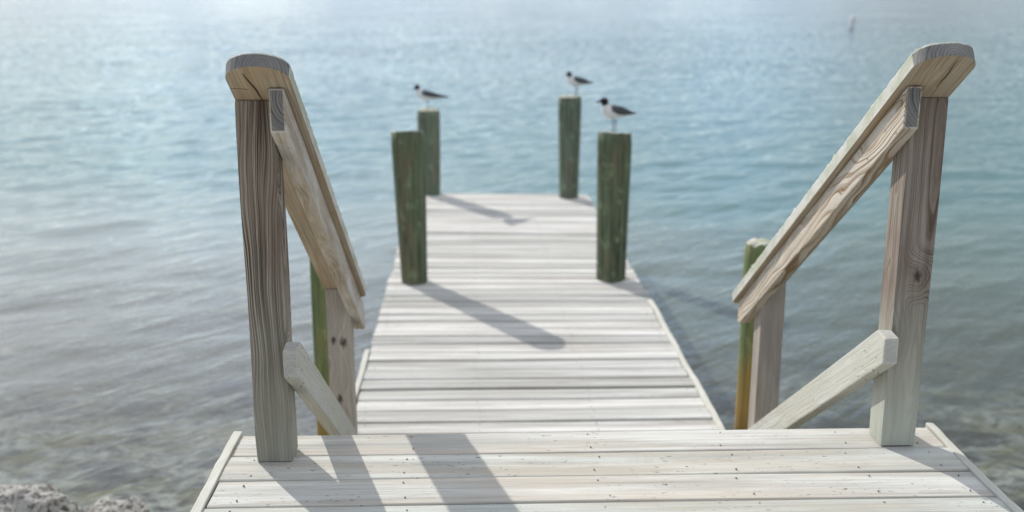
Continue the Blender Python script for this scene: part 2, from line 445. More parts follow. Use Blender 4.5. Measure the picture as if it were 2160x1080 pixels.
box_part('edge_board', (LX1 + 0.003, edges[-1], LAND_Z - 0.18), (LX1 + 0.025, 2.748, LAND_Z + 0.006), [M['edge'], M['end_pale']], landing, 'y')
box_part('rim_board', (LX0, 2.672, LAND_Z - 0.24), (LX1, 2.708, LAND_Z - 0.038), [M['frame'], M['end_pale']], landing, 'x')
for jx in (-0.60, -0.15, 0.30, 0.75, 1.19):
    box_part('joist', (jx - .019, edges[-1] + .02, LAND_Z - 0.22), (jx + .019, 2.668, LAND_Z - 0.04), [M['frame'], M['end_pale']], landing, 'y')
for sx in (-0.55, 1.14):
    for sy in (0.9, 2.5):
        post_board('support_post', sx, sy, sy + .09, .09, -0.5, LAND_Z - .226, LAND_Z - .226, [M['frame'], M['end_pale']], landing, (.03, .02))

# ------------------------------------------------------------------ stair flight (hidden below the landing edge from the photo's side)
stair = tag(empty('stair_flight', (0.3, 3.3, 0.6)), 'short wooden steps between the two sloping handrails, down to the dock', 'steps')
for k in range(3):
    z = LAND_Z - 0.2 * (k + 1); y0 = 2.735 + 0.29 * k
    a = [((-0.40, y0 + .07), (0.98, y0 + .07), .138, z), ((-0.40, y0 + .215), (0.98, y0 + .215), .138, z)]
    decking('tread', a, [M['dock'], M['end_pale'], M['nail']], stair, nails=(0.05, 1.33))
for sx in (-0.42, 1.0):
    pts = [(2.715, LAND_Z - .02), (2.715, LAND_Z - .30), (3.62, LAND_Z - .92), (3.80, LAND_Z - .92), (3.80, LAND_Z - .74)]
    yz_board('stringer', pts, sx - .019, sx + .019, math.atan(.662), [M['frame'], M['end_pale']], stair, (.04, .03))

# ------------------------------------------------------------------ stair handrails
SL = 0.662; ANG = math.atan(SL)

def rounded_plan(L, w, r0, r1, n=8):
    pts = []
    def arc(cx, cy, r, a0, a1):
        for i in range(n + 1):
            a = a0 + (a1 - a0) * i / n
            pts.append((cx + r[0] * math.cos(a), cy + r[1] * math.sin(a)))
    h = w / 2
    arc(r0[0], -h + r0[1], r0, math.pi * 1.5, math.pi)          # near end
    arc(r0[0], h - r0[1], r0, math.pi, math.pi * .5)
    arc(L - r1[0], h - r1[1], r1, math.pi * .5, 0)
    arc(L - r1[0], -h + r1[1], r1, 0, -math.pi * .5)
    return pts

def handrail(side, xo, yf, zf, y_tip, y_end, rail_y1, toe_y1, y_low, mats, piths, label, cap_w, cap_c):
    root = tag(empty('stair_handrail', (xo + side * .045, yf, LAND_Z)), label, 'handrail', 'handrails on either side of the steps')
    cx = xo + side * .045
    line = lambda yy: zf - SL * (yy - yf)                 # underside of the cap
    post_board('post', cx, yf, yf + .09, .09, LAND_Z + .0045, zf, line(yf + .09), [mats[0], M['end_grey']], root, piths[0])
    post_board('post', xo + side * .045 + 0.006 * side, y_low, y_low + .089, .089, 0.25, line(y_low), line(y_low + .089), [mats[3], M['end_grey']], root, piths[1])
    # cap: flat board with rounded ends lying on posts and side rail
    L = (y_end - y_tip) / math.cos(ANG); th = 0.040
    plan = []
    rp = rounded_plan(L, cap_w, (0.062, 0.070), (0.038, 0.045), 16)
    for i, (x, yv) in enumerate(rp):          # split the long sides so that their edges can wander
        x2, y2 = rp[(i + 1) % len(rp)]
        k = max(1, int(math.hypot(x2 - x, y2 - yv) / 0.012))
        for j in range(k):
            f = j / k; px_, py_ = x + (x2 - x) * f, yv + (y2 - yv) * f
            plan.append((px_, py_))
    def worn(px_, py_, amt):                  # growth rings weather into small ribs
        n_ = mnoise.noise(Vector((px_ * 130, py_ * 130, side * 3))) * .6 + mnoise.noise(Vector((px_ * 30, py_ * 30, side * 5)))
        g_ = amt * n_
        return (px_ + (g_ if px_ < .05 else 0), py_ - (g_ if py_ > 0 else -g_))
    bm = bmesh.new()
    # rounded tip has saw ripples from weathering
    lo = [bm.verts.new((x, y, 0.0015)) for x, y in plan]; hi = [bm.verts.new((*worn(x, y, 0.0022), th + 0.0015 * mnoise.noise(Vector((x * 60, y * 60, 1))))) for x, y in plan]
    n = len(plan)
    bm.faces.new(lo[::-1]); bm.faces.new(hi)
    for i in range(n):
        f = bm.faces.new((lo[i], lo[(i + 1) % n], hi[(i + 1) % n], hi[i]))
    bmesh.ops.recalc_face_normals(bm, faces=bm.faces[:])
    for f in bm.faces: f.material_index = 1 if (abs(f.normal.z) < .5 and f.normal.x < -0.28) else 0
    ed = [e for e in bm.edges if min(e.verts[0].co.z, e.verts[1].co.z) > th * .6]
    bmesh.ops.bevel(bm, geom=ed, offset=0.007, segments=3, affect='EDGES', profile=0.5)
    cap = mesh_from_bm('cap_rail', bm, [M['cap'], M['end_grey']], root, slope_matrix((cap_c, y_tip, line(y_tip)), ANG), piths[2])
    # cracks along the underside
    bm = bmesh.new()
    for (c0, c1, u, wv) in mats[2]:
        prev = None; nseg = 8
        for i in range(nseg + 1):
            f = i / nseg; ww = wv * math.sin(math.pi * min(max(f, .02), .98)) ** .6
            yy = u[0] + (u[1] - u[0]) * f + 0.0015 * math.sin(f * 9)
            a = bm.verts.new((c0 + (c1 - c0) * f, yy - ww, 0.0006)); b = bm.verts.new((c0 + (c1 - c0) * f, yy + ww, 0.0006))
            if prev: bm.faces.new((prev[0], prev[1], b, a))
            prev = (a, b)
    geo = bmesh.ops.extrude_face_region(bm, geom=bm.faces[:])
    bmesh.ops.translate(bm, vec=(0, 0, 0.004), verts=[v for v in geo['geom'] if isinstance(v, bmesh.types.BMVert)])
    ck = mesh_from_bm('crack', bm, [M['crack']], root, slope_matrix((cap_c, y_tip, line(y_tip)), ANG))
    ck.parent = cap; ck.matrix_parent_inverse = cap.matrix_world.inverted() if False else Matrix.Identity(4); ck.matrix_basis = Matrix.Identity(4)
    # side rail on the inner face of the posts
    xi = xo + side * .0905; r0, r1 = yf - .053, rail_y1
    pts = [(r0, line(r0) - .003), (r0, line(r0) - .003 - .103), (r1 - .035, line(r1 - .035) - .106), (r1, line(r1) - .088), (r1, line(r1) - .003)]
    yz_board('side_rail', pts, xi, xi + side * .038, ANG, [mats[1], M['end_grey']], root, piths[3], bevel=0.0045, side=side,
             nails=[(0.10, -0.075), (0.16, -0.04), (0.30, -0.055), (0.33, -0.03), (0.52, -0.05), (1.52, -0.03), (1.55, -0.065)])
    # lower rail with its top corner cut level
    t0 = yf - .058
    top = lambda yy: CAM_H - 0.877 - 0.668 * (yy - (yf + .008)); bot = lambda yy: CAM_H - 0.944 - .668 * (yy - t0)
    yc = t0 + .055
    pts = [(t0, top(yc) - .006), (t0, bot(t0)), (toe_y1, bot(toe_y1)), (toe_y1, top(toe_y1)), (yc, top(yc))]
    yz_board('lower_rail', pts, xi, xi + side * .038, math.atan(.655), [M['toe'], M['end_pale']], root, piths[4], bevel=0.005, side=side,
             nails=[(0.075, -0.03), (0.085, -0.07), (0.11, -0.055)])
    # nail heads on the side rail
    return root

M['rail_left'] = M['rail']
M['rail_right'] = wood_mat('figured_rail', (0.62, 0.58, 0.51), (0.22, 0.145, 0.075), ring=1.2, spacing=0.0125, streak=0.22, vary=0.35,
                           patch=(0.44, 0.33, 0.21), patch_amt=0.4, tone_amt=0.1, bump=0.9, wobble=0.05, specks=0.3)
handrail(1, -0.577, 2.555, 2.333, 2.425, 3.90, 3.99, 3.87, 3.80,
         (M['post_dark'], M['rail_left'], [(0.03, 0.17, (0.028, 0.005), 0.0022), (0.10, 0.106, (0.072, 0.03), 0.0014)], M['low_post']),
         [(0.060, -0.035), (0.05, 0.03), (0.018, -0.002), (0.04, 0.02), (0.0, 0.045)],
         'handrail with the dark streaked near post and a crack under its rounded cap', 0.146, -0.5025)
handrail(-1, 1.157, 2.602, 2.329, 2.435, 4.08, 4.04, 3.90, 3.82,
         (M['post'], M['rail_right'], [(0.02, 0.15, (-0.02, -0.022), 0.0012)], M['low_post_plain']),
         [(-0.02, -0.05), (0.06, 0.02), (0.005, -0.002), (0.055, 0.01), (0.01, 0.05)],
         'handrail with the knotty brown near post and wavy figured grain on its side rail', 0.147, 1.0835)

# ------------------------------------------------------------------ dock
dock = tag(empty('dock', (0.25, 7.2, 0.3)), 'long whitish plank dock over the water with four tall pilings through its deck', 'dock')
Y0, Y1 = 3.84, 10.27
xl = lambda yy: -0.603 - 0.0085 * (yy - 4.0)
xo = lambda yy: 1.130 - 0.0045 * (yy - 4.0) if yy < 6.62 else 1.118 - 0.0165 * (yy - 6.62)      # outer line of the right side
xr = lambda yy: xo(yy) - (0.031 if yy < 6.65 else 0.0)
nP = 46; pitch = (Y1 - Y0) / nP
pl = []
for i in range(nP):
    yc = Y0 + (i + .5) * pitch
    an = math.tan(math.radians(5.0) * max(0, (yc - 5.0) / 5.3))
    a, b = xl(yc) + random.uniform(-.006, .006), xr(yc) + random.uniform(-.006, .006)
    xm = 0.27
    pl.append(((a, yc - (a - xm) * an), (b, yc - (b - xm) * an), pitch - random.uniform(.009, .018), DOCK_Z + random.uniform(-.003, .003)))
decking('decking', pl, [M['dock'], M['end_pale'], M['nail']], dock, nails=(0.06, 0.6, 1.15, 1.67), nail_r=0.0020, cupping=0.0045)
box_part('edge_board', (xl(5) - .032, 3.84, DOCK_Z - .20), (xl(5) - .006, 5.70, DOCK_Z + .012), [M['edge'], M['end_pale']], dock, 'y')
def slant_edge(y0, y1, xa, xb, w):
    bm = prism([(0, -.2), (y1 - y0, -.2), (y1 - y0, .012), (0, .012)], w, .003, wob=0.007)
    R = Matrix.Rotation(math.pi / 2 - math.atan2(xb - xa, y1 - y0), 4, 'Z')
    mesh_from_bm('edge_board', bm, [M['edge'], M['end_pale']], dock, Matrix.Translation((xa, y0, DOCK_Z)) @ R)
slant_edge(3.84, 6.62, xo(3.84) - .014, xo(6.62) - .014, .028)
for sx in (-.52, 0.27, 1.0):
    box_part('joist', (sx - .025, 3.86, DOCK_Z - .24), (sx + .025, 10.15, DOCK_Z - .042), [M['frame'], M['end_pale']], dock, 'y')
for yy in (4.5, 7.15, 10.0):
    box_part('cross_beam', (-.56, yy - .05, DOCK_Z - .42), (1.02, yy + .05, DOCK_Z - .244), [M['frame'], M['end_pale']], dock, 'x')

# ------------------------------------------------------------------ pilings
def piling(x, y, z_top, r_top, r_deck, z_deck, mat, label, lean=(0, 0), cut=(0, 0), group='tall pilings standing through the dock deck', chips=0.0):
    N, H = 40, 44
    z0 = -1.6
    bm = bmesh.new(); rings = []
    sd = random.uniform(0, 50)
    for j in range(H + 1):
        f = j / H; rr = []
        for k in range(N):
            a = 2 * math.pi * k / N; ca, sa = math.cos(a), math.sin(a)
            zt = z_top + cut[0] * ca * r_top + cut[1] * sa * r_top
            z = z0 + (zt - z0) * f
            u = max(0.0, (z - z_deck) / (z_top - z_deck)); R = r_deck + (r_top - r_deck) * u
            if f == 0: R = r_deck
            R *= 1 + 0.035 * mnoise.noise(Vector((ca * 1.2 + sd, sa * 1.2, z * 1.1))) + 0.012 * mnoise.noise(Vector((ca * 7 + sd, sa * 7, z * 0.8)))
            if j == H: R -= .006
            if j == H and chips: z -= chips * max(0, mnoise.noise(Vector((ca * 2 + sd, sa * 2, 4))))
            rr.append(bm.verts.new((R * ca + lean[0] * (z - z_deck), R * sa + lean[1] * (z - z_deck), z)))
        rings.append(rr)
    for j in range(H):
        for k in range(N):
            f = bm.faces.new((rings[j][k], rings[j][(k + 1) % N], rings[j + 1][(k + 1) % N], rings[j + 1][k])); f.smooth = True
    # top: inner rings so the end grain has real relief
    prev = rings[-1]
    cxy = Vector((sum(v.co.x for v in prev) / N, sum(v.co.y for v in prev) / N, sum(v.co.z for v in prev) / N))
    for s in (0.92, 0.6, 0.3):
        cur = []
        for k in range(N):
            p = cxy.lerp(rings[-1][k].co, s); p.z += 0.004 + 0.006 * mnoise.noise(Vector((p.x * 30, p.y * 30, sd)))
            cur.append(bm.verts.new(p))
        for k in range(N):
            f = bm.faces.new((prev[k], prev[(k + 1) % N], cur[(k + 1) % N], cur[k])); f.material_index = 1; f.smooth = True
        prev = cur
    f = bm.faces.new(prev); f.material_index = 1
    bmesh.ops.recalc_face_normals(bm, faces=bm.faces[:])
    me = bpy.data.meshes.new('piling'); bm.to_mesh(me); bm.free()
    me.materials.append(mat); me.materials.append(M['pile_top'])
    o = bpy.data.objects.new('piling', me); o.location = (x, y, 0); link(o)
    tag(o, label, 'piling', group)
    return o, Vector((x + lean[0] * (z_top - z_deck), y + lean[1] * (z_top - z_deck), z_top))

PA, topA = piling(-0.452, 7.13, CAM_H - .965, 0.119, 0.089, DOCK_Z, M['pile'], 'thick dark green piling with no bird on it, beside the deck\'s long shadow', lean=(-0.020, 0.01), cut=(0.02, -0.18))
PB, topB = piling(0.914, 7.14, CAM_H - .975, 0.117, 0.101, DOCK_Z, M['pile'], 'thick green piling carrying the nearest gull, at the deck edge', lean=(0.003, 0.0), cut=(-0.06, -.12), chips=.012)
PC, topC = piling(-0.475, 10.28, CAM_H - 1.175, 0.111, 0.098, DOCK_Z, M['pile_far'], 'faded piling at the dock end carrying a gull, partly behind the bare one', lean=(-0.006, 0.0), cut=(-.02, .03))
PD, topD = piling(0.862, 10.07, CAM_H - 1.03, 0.110, 0.093, DOCK_Z, M['pile_far'], 'slim faded piling at the dock end, brown stained, taller of the far pair', lean=(0.0, 0.0), cut=(0.02, .02))
piling(-0.672, 4.52, 1.55, 0.068, 0.070, 0.9, M['pile_low'], 'thin green piling rising behind the streaked handrail\'s lower post', group='thin pilings behind the lower handrail posts')
piling(1.243, 4.55, 1.492, 0.069, 0.068, 0.9, M['pile_low'], 'thin yellow green piling with an orange foot and chipped pale top', group='thin pilings behind the lower handrail posts', chips=.03)

# ------------------------------------------------------------------ birds
GM = {
    'white': plain_mat('white_feathers', (0.72, 0.72, 0.71), 0.8, 0.06, 60),
    'grey': plain_mat('grey_mantle_feathers', (0.075, 0.08, 0.092), 0.8, 0.2, 70),
    'black': plain_mat('black_feathers', (0.010, 0.010, 0.012), 0.7, 0.2, 60),
    'bill': plain_mat('dark_red_bill', (0.10, 0.035, 0.03), 0.5, 0.1, 60),
    'leg': plain_mat('dark_leg', (0.035, 0.022, 0.022), 0.6, 0.1, 60),
}
def tube_path(bm, pts, radii, n=16):
    """pts: list of Vector; radii: list of (side, updown). Elliptic loft with closed ends."""
    rings = []
    for i, p in enumerate(pts):
        a = pts[max(i - 1, 0)]; b = pts[min(i + 1, len(pts) - 1)]
        tdir = (b - a).normalized()
        side = Vector((0, 1, 0)) if abs(tdir.y) < .9 else Vector((1, 0, 0))
        upv = side.cross(tdir).normalized(); side = tdir.cross(upv).normalized()
        rr = radii[i] if isinstance(radii[i], tuple) else (radii[i], radii[i])
        rings.append([bm.verts.new(p + side * (rr[0] * math.cos(2 * math.pi * k / n)) + upv * (rr[1] * math.sin(2 * math.pi * k / n))) for k in range(n)])
    for i in range(len(rings) - 1):
        for k in range(n):
            bm.faces.new((rings[i][k], rings[i][(k + 1) % n], rings[i + 1][(k + 1) % n], rings[i + 1][k]))
    bm.faces.new(rings[0][::-1]); bm.faces.new(rings[-1])

def ball(bm, c, r, rot=None):
    m = Matrix.Translation(c) @ (rot.to_4x4() if rot else Matrix.Identity(4)) @ Matrix.Diagonal((*r, 1))
    bmesh.ops.create_icosphere(bm, subdivisions=3, radius=1.0, matrix=m)

def gull(loc, heading, scale, neck, head_yaw, label, one_leg=False, head_pitch=0.0):
    bm = bmesh.new(); V = Vector
    hx, hz = neck
    # trunk, then the neck rising to the head
    tube_path(bm, [V((-.205, 0, .118)), V((-.16, 0, .123)), V((-.11, 0, .133)), V((-.06, 0, .143)), V((-.01, 0, .151)), V((.035, 0, .158)), V((.07, 0, .168)), V((.092, 0, .185)),
                   V((.092 + (hx - .092) * .5, 0, .185 + (hz - .185) * .5)), V((hx, 0, hz))],
              [(.016, .004), (.021, .009), (.032, .022), (.045, .037), (.052, .047), (.054, .052), (.049, .050), (.040, .042), (.030, .031), (.021, .022)], 20)
    # under-tail wedge and tail feathers
    tube_path(bm, [V((-.10, 0, .128)), V((-.17, 0, .120)), V((-.225, 0, .116))], [(.028, .012), (.026, .006), (.020, .003)], 12)
    # folded wings, the long tips reaching past the tail
    wp = [V((.070, 0, .178)), V((.04, 0, .175)), V((-.01, 0, .166)), V((-.07, 0, .153)), V((-.13, 0, .141)), V((-.18, 0, .132)), V((-.235, 0, .126))]
    wr = [(.010, .015), (.014, .029), (.015, .031), (.014, .026), (.011, .017), (.007, .009), (.003, .004)]
    wy = [.040, .046, .046, .038, .026, .014, .008]
    for s in (-1, 1):
        tube_path(bm, [V((p.x, s * yy, p.z)) for p, yy in zip(wp, wy)], wr, 14)
    # head and bill
    R = Matrix.Rotation(head_yaw, 3, 'Z') @ Matrix.Rotation(head_pitch, 3, 'Y')
    hc = V((hx, 0, hz)) + R @ V((.008, 0, .008))
    ball(bm, hc, (.031, .0225, .0235), R)
    b0 = hc + R @ V((.022, 0, -.002)); b1 = hc + R @ V((.046, 0, -.004)); b2 = hc + R @ V((.068, 0, -.012))
    tube_path(bm, [b0, b1, b2], [(.0085, .0095), (.005, .0075), (.002, .003)], 10)
    for s in (-1, 1):
        ball(bm, hc + R @ V((.014, s * .0195, .006)), (.0042, .0035, .0042), R)
    # legs and webbed feet
    for s in ((1,) if one_leg else (-1, 1)):
        fx = 0.004 * s
        tube_path(bm, [V((.008 + fx, s * .017, .125)), V((.001 + fx, s * .017, .062)), V((.004 + fx, s * .017, .004))], [.0055, .0036, .0036], 10)
        for a in (-.45, 0, .45):
            tube_path(bm, [V((.004 + fx, s * .017, .0035)), V((.004 + fx + .034 * math.cos(a), s * .017 + .034 * math.sin(a), .003))], [(.0042, .0034), (.0036, .0030)], 8)
    bmesh.ops.recalc_face_normals(bm, faces=bm.faces[:])
    tmp = bpy.data.meshes.new('tmp'); bm.to_mesh(tmp); bm.free()
    ob = bpy.data.objects.new('tmp', tmp); COL.objects.link(ob)
    md = ob.modifiers.new('r', 'REMESH'); md.mode = 'VOXEL'; md.voxel_size = 0.0024; md.use_smooth_shade = True
    dg = bpy.context.evaluated_depsgraph_get()
    me = bpy.data.meshes.new_from_object(ob.evaluated_get(dg))
    bpy.data.objects.remove(ob); bpy.data.meshes.remove(tmp)
    me.name = 'gull'
    n = len(me.polygons)
    c = np.empty(n * 3, dtype=np.float32); me.polygons.foreach_get('center', c); c = c.reshape(-1, 3)
    no = np.empty(n * 3, dtype=np.float32); me.polygons.foreach_get('normal', no); no = no.reshape(-1, 3)
    mi = np.zeros(n, dtype=np.int32)
    # folded wing zone
    wx = np.array([p.x for p in wp])[::-1]; wzc = np.array([p.z for p in wp])[::-1]; wrz = np.array([r[1] for r in wr])[::-1]; wyy = np.array(wy)[::-1]
    zc = np.interp(c[:, 0], wx, wzc); rz = np.interp(c[:, 0], wx, wrz); yy = np.interp(c[:, 0], wx, wyy)
    inx = (c[:, 0] < .083) & (c[:, 0] > -.27)
    wing = inx & (c[:, 2] > zc - rz * 1.05) & (np.abs(c[:, 1]) > yy * .75 + .001)
    back = inx & (c[:, 0] < .06) & (c[:, 2] > zc + rz * 0.1) & (no[:, 2] > .15)
    mi[wing | back] = 1
    tip = (c[:, 0] < -.165) & (c[:, 2] > zc - rz * 1.1)
    mi[tip] = 2
    d = c - np.array(hc, dtype=np.float32); Ri = np.array(R.transposed(), dtype=np.float32); dl = d @ Ri.T
    hood = (dl[:, 0] ** 2 / .043 ** 2 + dl[:, 1] ** 2 / .034 ** 2 + (dl[:, 2] + .004) ** 2 / .033 ** 2) < 1
    mi[hood] = 2
    mi[(dl[:, 0] > .031) & (np.abs(dl[:, 1]) < .012) & (np.abs(dl[:, 2]) < .02)] = 3
    mi[(c[:, 2] < .101) & (np.abs(c[:, 0]) < .06)] = 4
    me.polygons.foreach_set('material_index', mi)
    for k in ('white', 'grey', 'black', 'bill', 'leg'): me.materials.append(GM[k])
    o = bpy.data.objects.new('gull', me); link(o)
    o.location = loc; o.rotation_euler = (0, 0, heading); o.scale = (scale,) * 3
    tag(o, label, 'gull', 'gulls perched on the pilings')
    return o
# heading: local +X is the bill's direction
rad = math.radians
gull(topB + Vector((-0.008, -.03, 0.004)), rad(180 + 42), 0.92, (.108, .232), rad(-25), 'black hooded gull with a broad white breast on the chipped near piling')
gull(topD + Vector((0.062, 0, 0.002)), rad(180 + 40), 0.91, (.106, .228), rad(8), 'dark winged gull standing on the taller faded far piling')
gull(topC + Vector((0.0, 0, 0.002)), rad(180 + 20), 0.90, (.114, .244), rad(25), 'small dark winged gull with raised neck on the shorter faded far piling', one_leg=True, head_pitch=rad(25))

# ------------------------------------------------------------------ buoy far out
def buoy():
    root = tag(empty('marker_buoy', (22.3, 64.5, 0)), 'small pale marker buoy with a pink band, leaning, alone far out on the water', 'buoy')
    def lathe(name, prof, mat):
        bm = bmesh.new(); N = 24; rings = []
        for r, z in prof: rings.append([bm.verts.new((r * math.cos(2 * math.pi * k / N), r * math.sin(2 * math.pi * k / N), z)) for k in range(N)])
        for a, b in zip(rings, rings[1:]):
            for k in range(N): bm.faces.new((a[k], a[(k + 1) % N], b[(k + 1) % N], b[k])).smooth = True
        bm.faces.new(rings[0][::-1]); bm.faces.new(rings[-1])
        me = bpy.data.meshes.new(name); bm.to_mesh(me); bm.free(); me.materials.append(mat)
        o = bpy.data.objects.new(name, me); link(o, root)
    w = plain_mat('buoy_white', (0.56, 0.56, 0.58), 0.5, 0.1, 10); p = plain_mat('buoy_band', (0.58, 0.46, 0.48), 0.5, 0.1, 10); d = plain_mat('buoy_foot', (0.45, 0.47, 0.47), 0.6, 0.1, 10)
    lathe('float', [(.10, -.35), (.19, -.3), (.20, .0), (.19, .10), (.15, .13)], d)
    lathe('can', [(.135, .13), (.14, .15), (.14, .40), (.14, .62), (.12, .70), (.06, .74), (.02, .75)], w)
    lathe('band', [(.139, .40), (.146, .405), (.146, .555), (.139, .56)], p)
    root.rotation_euler = (rad(-4), rad(12), 0); root.scale = (1.0, 1.0, 1.0)
buoy()

# ------------------------------------------------------------------ rocks on the shore
def rock_mat():
    m, t, out = new_mat('pitted_limestone')
    oc = t.n('ShaderNodeTexCoord').outputs['Object']
    n1 = t.noise(oc, 7, 6, 0.65); n2 = t.noise(oc, 32, 6, 0.7)
    v = t.n('ShaderNodeTexVoronoi', ins={'Vector': oc}); v.inputs['Scale'].default_value = 34
    pits = t.maprange(t.math('ADD', v.outputs['Distance'], t.math('MULTIPLY', n2, 0.5)), 0.42, 0.62)
    col = t.mix(t.maprange(n1, 0.35, 0.62), (0.64, 0.62, 0.57), (0.40, 0.385, 0.35))
    col = t.mix(t.maprange(n2, 0.50, 0.60), col, (0.085, 0.083, 0.075))
    rst = t.noise(t.vadd(oc, (4, 2, 1)), 9, 4, 0.6)
    col = t.mix(t.math('MULTIPLY', t.maprange(rst, 0.62, 0.72), 0.7), col, (0.28, 0.19, 0.08))
    b = t.n('ShaderNodeBump', ins={'Height': t.math('ADD', t.math('MULTIPLY', pits, -0.6), n2)}); b.inputs['Strength'].default_value = 0.9; b.inputs['Distance'].default_value = 0.03
    principled(t, out, col, 0.95, b.outputs[0], 0.2)
    return m
M['rock'] = rock_mat()
def rock(loc, size, seed, label, rough=1.0):
    bm = bmesh.new(); bmesh.ops.create_icosphere(bm, subdivisions=6, radius=1.0)
    for v in bm.verts:
        p = v.co.copy(); q = p * 1.1 + Vector((seed * 3.7, seed * 1.3, seed * 2.1))
        d = 0.34 * mnoise.noise(q) + 0.17 * mnoise.noise(q * 2.3) + rough * (0.085 * (0.5 - abs(mnoise.noise(q * 4.7))) + 0.055 * mnoise.noise(q * 9) + 0.030 * (0.4 - abs(mnoise.noise(q * 18))))
        v.co = p * (1 + d)
        v.co.x *= size[0]; v.co.y *= size[1]; v.co.z *= size[2]
    for f in bm.faces: f.smooth = True
    me = bpy.data.meshes.new('rock'); bm.to_mesh(me); bm.free(); me.materials.append(M['rock'])
    o = bpy.data.objects.new('rock', me); o.location = loc; link(o)
    tag(o, label, 'rock', 'limestone rocks on the shore')
    return o
rock((-2.26, 4.74, -0.01), (0.33, 0.26, 0.27), 1.0, 'large grey pitted limestone rock at the water\'s edge, rusty in its hollows')
rock((-2.26, 4.42, 0.14), (0.20, 0.16, 0.13), 2.4, 'low pale rock in front of the large pitted one')
rock((-1.77, 4.74, -0.015), (0.17, 0.16, 0.17), 3.7, 'small smooth whitish rock standing apart nearer the landing', 0.6)

# ------------------------------------------------------------------ ground under the water, rising to the shore behind
def terrain_h(x, y):
    s = y - 4.25 + 0.12 * math.sin(x * 1.7)
    if s < 0: return min(1.05, -s * 0.38)
    return -(0.20 * s if s < 6 else 1.2 + 0.08 * (s - 6))
xs = list(np.concatenate([np.linspace(-60, -6, 28)[:-1], np.linspace(-6, 7, 150), np.linspace(7, 60, 28)[1:]]))
ys = list(np.concatenate([np.linspace(-30, 2, 22)[:-1], np.linspace(2, 14, 150), np.linspace(14, 90, 30)[1:]]))
V = []
for yv in ys:
    for xv in xs:
        z = terrain_h(xv, yv)
        if 1.5 < yv < 16 and abs(xv) < 8:
            z += 0.05 * mnoise.noise(Vector((xv * 1.6, yv * 1.6, 0))) + 0.05 * mnoise.noise(Vector((xv * 4.5, yv * 4.5, 3))) * (1 if z > -.9 else .5)
        V.append((xv, yv, max(z, -6)))
nx = len(xs)
F = [(j * nx + i, j * nx + i + 1, (j + 1) * nx + i + 1, (j + 1) * nx + i) for j in range(len(ys) - 1) for i in range(nx - 1)]
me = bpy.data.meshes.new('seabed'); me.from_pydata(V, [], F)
for p in me.polygons: p.use_smooth = True
m, t, out = new_mat('seabed_stones')
oc = t.n('ShaderNodeTexCoord').outputs['Object']
n1 = t.noise(oc, 2.3, 5, 0.6); n2 = t.noise(oc, 9, 5, 0.65); n3 = t.noise(t.vadd(oc, (5, 3, 2)), 1.1, 4, 0.6)
col = t.mix(t.maprange(n2, 0.42, 0.60), (0.74, 0.70, 0.61), (0.13, 0.12, 0.10))
col = t.mix(t.math('MULTIPLY', t.maprange(n1, 0.48, 0.62), 0.7), col, (0.36, 0.31, 0.11))
col = t.mix(t.math('MULTIPLY', t.maprange(n3, 0.50, 0.60), 0.85), col, (0.035, 0.04, 0.04))
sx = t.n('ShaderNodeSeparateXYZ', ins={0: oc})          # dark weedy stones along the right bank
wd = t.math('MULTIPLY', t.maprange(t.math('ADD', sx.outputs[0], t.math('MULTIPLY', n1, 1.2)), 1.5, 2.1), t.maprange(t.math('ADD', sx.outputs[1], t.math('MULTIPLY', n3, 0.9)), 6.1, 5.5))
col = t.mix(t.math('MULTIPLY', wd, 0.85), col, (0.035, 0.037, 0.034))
yl = t.noise(t.vadd(oc, (1, 8, 2)), 3.2, 4, 0.6)
col = t.mix(t.math('MULTIPLY', t.maprange(yl, 0.56, 0.66), 0.6), col, (0.34, 0.31, 0.10))
principled(t, out, col, 0.95)
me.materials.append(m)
sb = bpy.data.objects.new('seabed', me); link(sb); sb['kind'] = 'structure'

